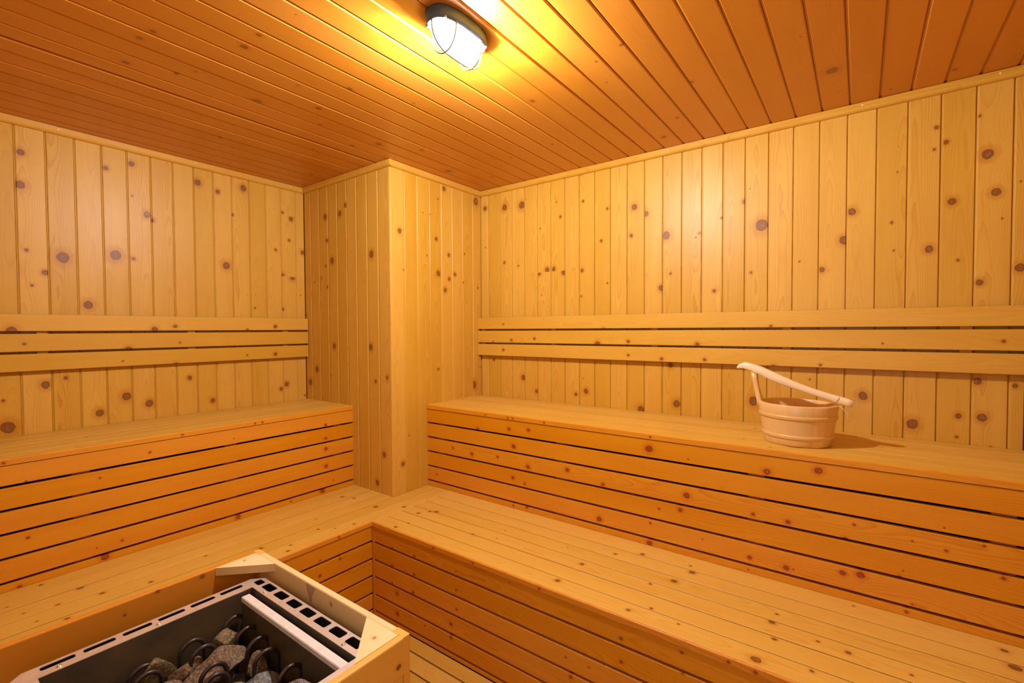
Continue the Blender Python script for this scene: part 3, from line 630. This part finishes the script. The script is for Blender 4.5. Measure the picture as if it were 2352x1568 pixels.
# slanting handle resting on stave and rim
hs = []
def hz(x): return x
for x, z, hh, hw in ((2.311, 1.1405, .005, .011), (2.316, 1.1430, .0085, .015), (2.333, 1.1475, .0120, .017), (2.36, 1.1410, .0130, .018), (2.39, 1.1295, .0145, .018), (2.42, 1.1150, .0155, .0175), (2.45, 1.1015, .0150, .016), (2.50, 1.0820, .0125, .0145), (2.55, 1.0645, .0110, .0135), (2.60, 1.0500, .0108, .013), (2.65, 1.0355, .0122, .013), (2.668, 1.0305, .0124, .013)):
    hs.append(((x, BY-.006, z), (0, hw, 0), (.28*hh, 0, .98*hh)))
sweep_box('handle', hs, W_PALEH, bk, (.95, 0, -.3), (0, 1, .3), 4.)
tubeobj('cord', [(2.618, BY-.02, 1.012), (2.627, BY-.024, 1.022), (2.637, BY-.025, 1.018), (2.646, BY-.026, 1.008), (2.652, BY-.026, .998), (2.653, BY-.026, .984), (2.656, BY-.026, .972)], .0012, M_CORD, bk, 6)
tubeobj('cord', [(2.612, BY-.012, 1.030), (2.622, BY-.021, 1.040), (2.628, BY-.021, 1.050), (2.626, BY-.006, 1.055), (2.620, BY+.008, 1.050), (2.614, BY+.008, 1.034)], .0012, M_CORD, bk, 6)

# ---------------------------------------------------------------- heater guard
GX0, GX1, GY1, GY0, GZ = 1.3918, 1.991, -1.637, YB+.004, .70
gt, gh = .0155, .071
gd = empty('heater_guard', ((GX0+GX1)/2, -2.0, .023), 'pale pine guard frame on legs around the sauna heater in the foreground', 'guard rail')
W_GUARD_LEFT_SHADED = wood('pine_guard_left_shaded', (0.60, .235, .016, 1), (.46, .14, .005, 1), rough=.45, ringk=.35)  # the guard's pine again, with the left rail's shade coloured in as deep orange
W_GUARD_SHADED = wood('pine_guard_shaded', (0.76, .43, .085, 1), (.62, .27, .02, 1), rough=.45, ringk=.35)  # same pine as W_GUARD, shade of the side faces put into its colour
def rail(name, O, G, N, u0, u1, z0, z1, knots=(), sd=1., tn=1., mat=None):
    wm = WM(); wm.board(O, G, Z, N, u0, u1, [(z0, -gt), (z0, 0), (z1-.003, 0), (z1-.001, -.001), (z1, -.003), (z1, -gt+.003), (z1-.001, -gt+.001), (z1-.003, -gt)], (z0+z1)/2, knots, tn, sd)
    return wm.build(name, mat or W_GUARD, gd)
zt_, zb_ = GZ, GZ-gh
LW = .034
rail('rail', (0, GY1, 0), X, Y, GX0+LW, GX1-LW, zb_, zt_, [(1.75, .665, .004)], 1.1)           # far
rail('rail', (GX0, 0, 0), Y, (-1, 0, 0), GY0, GY1-gt, zb_, zt_, [(-1.93, .655, .003), (-1.87, .68, .004), (-1.78, .675, .005)], 2.3, 1., W_GUARD_LEFT_SHADED)  # left
rail('rail', (GX1, 0, 0), Y, X, GY0, GY1-gt, zb_, zt_, [(-1.665, .65, .005), (-1.74, .66, .004)], 3.7, 1., W_GUARD_SHADED)   # right
rail('lower_rail', (0, GY1, 0), X, Y, GX0+LW, GX1-LW, .20, .26, (), 4.1)
rail('lower_rail', (GX0, 0, 0), Y, (-1, 0, 0), GY0+.052, GY1-.052, .20, .26, (), 5.1)
rail('lower_rail', (GX1, 0, 0), Y, X, GY0+.052, GY1-.052, .20, .26, (), 6.1)
for sx, cx_ in ((1, GX0), (-1, GX1)):
    for sy, cy_ in ((-1, GY1), (1, GY0)):
        wm = WM(); ya, yb = sorted((cy_, cy_+sy*gt)); xa, xb = sorted((cx_, cx_+sx*LW))
        ztop = GZ if sy < 0 else zb_-.001
        wm.board((0, yb, 0), Z, X, Y, .0235, ztop, box_prof(xa, xb, ya-yb, 0, .002), (xa+xb)/2, (), 1., 4.4)
        y2, y3 = sorted((cy_+sy*(gt+.0004), cy_+sy*(gt+.034))); x2, x3 = sorted((cx_, cx_+sx*gt))
        wm.board((x3, 0, 0), Z, Y, X, .0235, zb_-.0006, box_prof(y2, y3, x2-x3, 0, .002), (y2+y3)/2, (), .95, 6.4)
        wm.build('leg', W_GUARD_SHADED, gd)
def cplate(cx_, cy_, sx, sy, kn, sd):
    s_ = .098; x0, y0 = cx_+sx*gt, cy_+sy*gt
    P = [(x0, y0), (x0+sx*s_, y0), (x0, y0+sy*s_)]
    z1, z0 = GZ-.0006, GZ-.020
    vs = [(x, y, z) for z in (z0, z1) for x, y in P]
    wm = WM(); wm.poly(vs, [(0, 1, 2), (3, 4, 5), (0, 1, 4, 3), (1, 2, 5, 4), (2, 0, 3, 5)], Y, X, 1.01, sd, knot=(kn[1], kn[0], kn[2]))
    wm.build('corner_plate', W_GUARD, gd)
cplate(GX0, GY1, 1, -1, (1.425, -1.69, .003), 1.9)
cplate(GX1, GY1, -1, -1, (1.945, -1.685, .0035), 2.9)
# scorch mark on the inside of the far rail
bm = bmesh.new(); pts = [(-.020, .0), (-.010, .002), (.006, .001), (.020, .0), (.019, -.005), (.013, -.009), (.011, -.017), (.006, -.021), (.004, -.031), (.001, -.040), (-.003, -.038), (-.005, -.028), (-.009, -.030), (-.011, -.020), (-.015, -.018), (-.016, -.009)]
a_ = [bm.verts.new((1.668+x, GY1-gt-.0004, GZ-.004+z)) for x, z in pts]; b_ = [bm.verts.new((1.668+x, GY1-gt+.0002, GZ-.004+z)) for x, z in pts]
bm.faces.new(a_); bm.faces.new(b_)
for i in range(len(pts)): bm.faces.new((a_[i], a_[(i+1) % len(pts)], b_[(i+1) % len(pts)], b_[i]))
bmesh.ops.recalc_face_normals(bm, faces=bm.faces)
me = bpy.data.meshes.new('scorch_mark'); bm.to_mesh(me); bm.free(); link('scorch_mark', me, M_SCORCH, gd)

# ---------------------------------------------------------------- heater
HZ = .668; HX0, HX1, HY1, HY0 = 1.470, 1.962, -1.672, -2.120
IX0, IX1, IY1, IY0 = 1.511, 1.9255, -1.711, -2.080
ht = empty('sauna_heater', ((HX0+HX1)/2, (HY0+HY1)/2, .024), 'electric sauna heater with slotted steel rim, filled with stones, inside the guard', 'heater')
def rrect(x0, y0, x1, y1, r, n=3):
    P = []
    for cx_, cy_, a0 in ((x1-r, y1-r, 0), (x0+r, y1-r, 90), (x0+r, y0+r, 180), (x1-r, y0+r, 270)):
        for i in range(n+1):
            a = math.radians(a0+90*i/n); P.append((cx_+r*math.cos(a), cy_+r*math.sin(a)))
    return P
ch = .024
outer = [(HX0+ch, HY0), (HX1-ch, HY0), (HX1, HY0+ch), (HX1, HY1-ch), (HX1-ch, HY1), (HX0+ch, HY1), (HX0, HY1-ch), (HX0, HY0+ch)]
holes = [[(IX0, IY0), (IX0, IY1), (IX1, IY1), (IX1, IY0)]]
slots = []
for i in range(7):
    x0 = 1.5265+i*.0565; slots.append((x0, -1.698, x0+.0415, -1.6775))
    slots.append((x0, HY0+.006, x0+.0415, HY0+.0265))
slots.append((1.490, -1.699, 1.516, -1.681)); slots.append((1.9225, -1.699, 1.944, -1.681))
for i in range(6):
    y0 = -2.0735+i*.0605; slots.append((1.4775, y0, 1.4905, y0+.049)); slots.append((HX1-.0205, y0, HX1-.0075, y0+.049))
holes += [rrect(a, b_, c, d, .0042)[::-1] for a, b_, c, d in slots]
def plate(name, outer, holes, z, t, mat, parent):
    loops = [outer]+holes; allp = [p for l in loops for p in l]
    tris = tessellate_polygon([[Vector((x, y, 0)) for x, y in l] for l in loops])
    bm = bmesh.new(); T = [bm.verts.new((x, y, z)) for x, y in allp]; Bv = [bm.verts.new((x, y, z-t)) for x, y in allp]
    for t3 in tris:
        try: bm.faces.new([T[i] for i in t3]); bm.faces.new([Bv[i] for i in reversed(t3)])
        except ValueError: pass
    k = 0
    for l in loops:
        for i in range(len(l)):
            a, b2 = k+i, k+(i+1) % len(l)
            bm.faces.new((T[a], T[b2], Bv[b2], Bv[a]))
        k += len(l)
    bmesh.ops.recalc_face_normals(bm, faces=bm.faces)
    me = bpy.data.meshes.new(name); bm.to_mesh(me); bm.free()
    return link(name, me, mat, parent)
plate('rim', outer, holes, HZ, .0012, M_STEEL, ht)
def walls(name, loop, z0, z1, t, mat, parent, bottom=True):
    bm = bmesh.new(); n_ = len(loop)
    c = Vector((sum(p[0] for p in loop)/n_, sum(p[1] for p in loop)/n_))
    inn = []
    for i, p in enumerate(loop):
        a = Vector(loop[i-1]); b2 = Vector(loop[(i+1) % n_]); p = Vector(p)
        e1 = (p-a).normalized(); e2 = (b2-p).normalized()
        n1 = Vector((-e1.y, e1.x)); n2 = Vector((-e2.y, e2.x)); nn = (n1+n2).normalized(); k = t/max(nn.dot(n1), .3)
        inn.append(p+nn*k)
    R = [[bm.verts.new((p[0], p[1], z)) for p in l] for l, z in ((loop, z0), (loop, z1), (inn, z1), (inn, z0))]
    for q in range(3):
        for i in range(n_): bm.faces.new((R[q][i], R[q][(i+1) % n_], R[q+1][(i+1) % n_], R[q+1][i]))
    for i in range(n_): bm.faces.new((R[3][i], R[3][(i+1) % n_], R[0][(i+1) % n_], R[0][i]))
    bmesh.ops.recalc_face_normals(bm, faces=bm.faces)
    if bottom:
        l = [bm.verts.new((p[0], p[1], z0+.001)) for p in inn]; bm.faces.new(l)
    me = bpy.data.meshes.new(name); bm.to_mesh(me); bm.free()
    return link(name, me, mat, parent)
walls('outer_casing', outer, .12, HZ-.0012, .0012, M_CASE, ht)
walls('stone_tray', [(IX0, IY0), (IX1, IY0), (IX1, IY1), (IX0, IY1)], .46, HZ-.0012, -.0012, M_INNER, ht)
# bright shield plate on the far side with a folded top flange
def box(name, lo, hi, mat, parent, bev=0.):
    bm = bmesh.new(); bmesh.ops.create_cube(bm, size=1)
    for v in bm.verts: v.co = Vector([lo[i]+(v.co[i]+.5)*(hi[i]-lo[i]) for i in range(3)])
    if bev: bmesh.ops.bevel(bm, geom=bm.edges[:], offset=bev, segments=2, affect='EDGES')
    me = bpy.data.meshes.new(name); bm.to_mesh(me); bm.free()
    return link(name, me, mat, parent)
box('heat_shield', (IX0+.010, -1.741, .649), (IX1-.002, -1.722, .661), M_GALV, ht, .0012)
box('heat_shield', (IX0+.010, -1.7395, .462), (IX1-.002, -1.7375, .6495), M_INNER, ht)
for sx, sy in ((1.56, -1.7045), (1.873, -1.7045), (1.500, -1.896), (1.500, -2.05)):
    c = Vector((sx, sy, HZ))
    loft('screw', [[c+Vector((r*math.cos(t*math.pi/6), r*math.sin(t*math.pi/6), z)) for t in range(12)] for r, z in ((.0042, -.0005), (.0042, .0012), (.003, .0022), (.0014, .0022), (.0012, .0008))], M_SCREW, ht)
for lx in (HX0+.03, HX1-.06):
    for ly_ in (HY0+.03, HY1-.06): box('foot', (lx, ly_, .0235), (lx+.03, ly_+.03, .1205), M_CASE, ht, .002)
# heating rods: hairpins standing in the stone tray
rods = [(1.523, -1.757, .622), (1.586, -1.757, .620), (1.643, -1.760, .620), (1.693, -1.768, .618), (1.779, -1.762, .618),
        (1.536, -1.848, .620), (1.577, -1.842, .620), (1.654, -1.852, .620), (1.686, -1.862, .619), (1.76, -1.868, .60),
        (1.541, -1.936, .618), (1.572, -1.938, .618), (1.66, -1.955, .61), (1.78, -1.97, .61)]
for x, yy, zt2 in rods:
    r = .0235; pts = [(x, yy-r, .463)]+[(x, yy-r, zt2-r-.06)]+[(x, yy-r*math.cos(t), zt2-r+r*math.sin(t)) for t in [math.pi*i/14 for i in range(15)]]+[(x, yy+r, zt2-r-.06), (x, yy+r, .463)]
    tubeobj('heating_rod', pts, .0044, M_IRON, ht, 10)

# ---------------------------------------------------------------- stones
def stone(c, size, rot, seed, mat, label, group='loose stones in the sauna heater'):
    rg = random.Random(seed)
    bm = bmesh.new(); bmesh.ops.create_icosphere(bm, subdivisions=4, radius=1)
    planes = []
    for _ in range(11):
        d = Vector((rg.gauss(0, 1), rg.gauss(0, 1), rg.gauss(0, 1))).normalized(); planes.append((d, rg.uniform(.50, .82)))
    for v in bm.verts:
        p = v.co.copy()
        for d, k in planes:
            e = p.dot(d)-k
            if e > 0: p -= d*e
        p += v.co*(.055*noise.noise(v.co*2.6+Vector((seed, 0, 0)))+.022*noise.noise(v.co*9+Vector((0, seed, 0))))
        v.co = Vector((p.x*size[0], p.y*size[1], p.z*size[2]))
    R = Matrix.Rotation(rot[2], 3, 'Z') @ Matrix.Rotation(rot[1], 3, 'Y') @ Matrix.Rotation(rot[0], 3, 'X')
    bmesh.ops.transform(bm, matrix=R.to_4x4(), verts=bm.verts)
    me = bpy.data.meshes.new('stone'); bm.to_mesh(me); bm.free()
    o = link('heater_stone', me, mat, None, False); o.location = c
    me.polygons.foreach_set('use_smooth', [True]*len(me.polygons))
    return tag(o, label, 'stone', group)
stones = [
 ((1.545, -1.785, .583), (.027, .038, .034), (.3, .5, .4), 3, ST_GOLD, 'golden brown rough stone at the far left, leaning between two heating rods'),
 ((1.607, -1.832, .572), (.033, .078, .046), (.42, .2, -.15), 8, ST_BROWN, 'largest brown stone, a long tilted slab in the middle of the heater'),
 ((1.655, -1.768, .565), (.030, .030, .036), (.1, .3, .9), 12, ST_GOLD, 'brown grainy stone seen through the two hairpin rods near the shield'),
 ((1.715, -1.787, .560), (.042, .036, .024), (.2, .25, .3), 17, ST_GREY, 'flat grey stone with a rusty vein beside the tallest rods'),
 ((1.768, -1.806, .568), (.032, .042, .036), (.4, .1, -.4), 23, ST_GREY, 'grey and ochre stone between the grey slab and the lone rod'),
 ((1.852, -1.795, .598), (.064, .042, .034), (.2, -.25, .75), 31, ST_PINK, 'pinkish grey wedge of stone nearest the right corner of the heater'),
 ((1.537, -1.912, .585), (.020, .036, .042), (.5, .1, .2), 37, ST_GOLD, 'dark pointed stone leaning on the left side of the stone tray'),
 ((1.566, -1.878, .572), (.018, .042, .030), (.5, .2, .1), 41, ST_BROWN, 'narrow brown stone left of the long slab, behind a rod'),
 ((1.702, -1.838, .560), (.028, .034, .030), (.1, .4, .5), 43, ST_GOLD, 'small ochre stone right of the long slab at the lower edge'),
 ((1.612, -1.918, .575), (.030, .042, .022), (.3, .1, .5), 47, ST_BROWN, 'low brown stone below the long slab at the bottom of the picture'),
 ((1.556, -1.950, .570), (.026, .030, .028), (.3, .7, .1), 53, ST_BROWN, 'brown stone enclosed by the leftmost pair of rods'),
 ((1.800, -1.770, .556), (.026, .020, .028), (.3, .1, .4), 59, ST_GREY, 'dark grey stone behind the lone rod, against the shield'),
]
for s_ in stones: stone(*s_)
rg = random.Random(5)
deep = [(1.55, -1.77, .50), (1.60, -1.78, .505), (1.68, -1.79, .50), (1.74, -1.77, .50), (1.82, -1.78, .515), (1.88, -1.78, .51), (1.55, -1.85, .505), (1.64, -1.85, .50), (1.73, -1.86, .51), (1.80, -1.85, .515), (1.88, -1.86, .52), (1.56, -1.92, .505), (1.65, -1.93, .505), (1.75, -1.93, .52), (1.85, -1.94, .52), (1.57, -2.01, .51), (1.67, -2.02, .52), (1.77, -2.01, .52), (1.86, -2.02, .52)]
for i, c in enumerate(deep):
    stone(c, (rg.uniform(.034, .045), rg.uniform(.034, .045), rg.uniform(.028, .036)), (rg.random()*3, rg.random(), rg.random()*3), 100+i, (ST_BROWN, ST_GREY, ST_BROWN)[i % 3], 'dark stone deep in the heater below the upper stones')
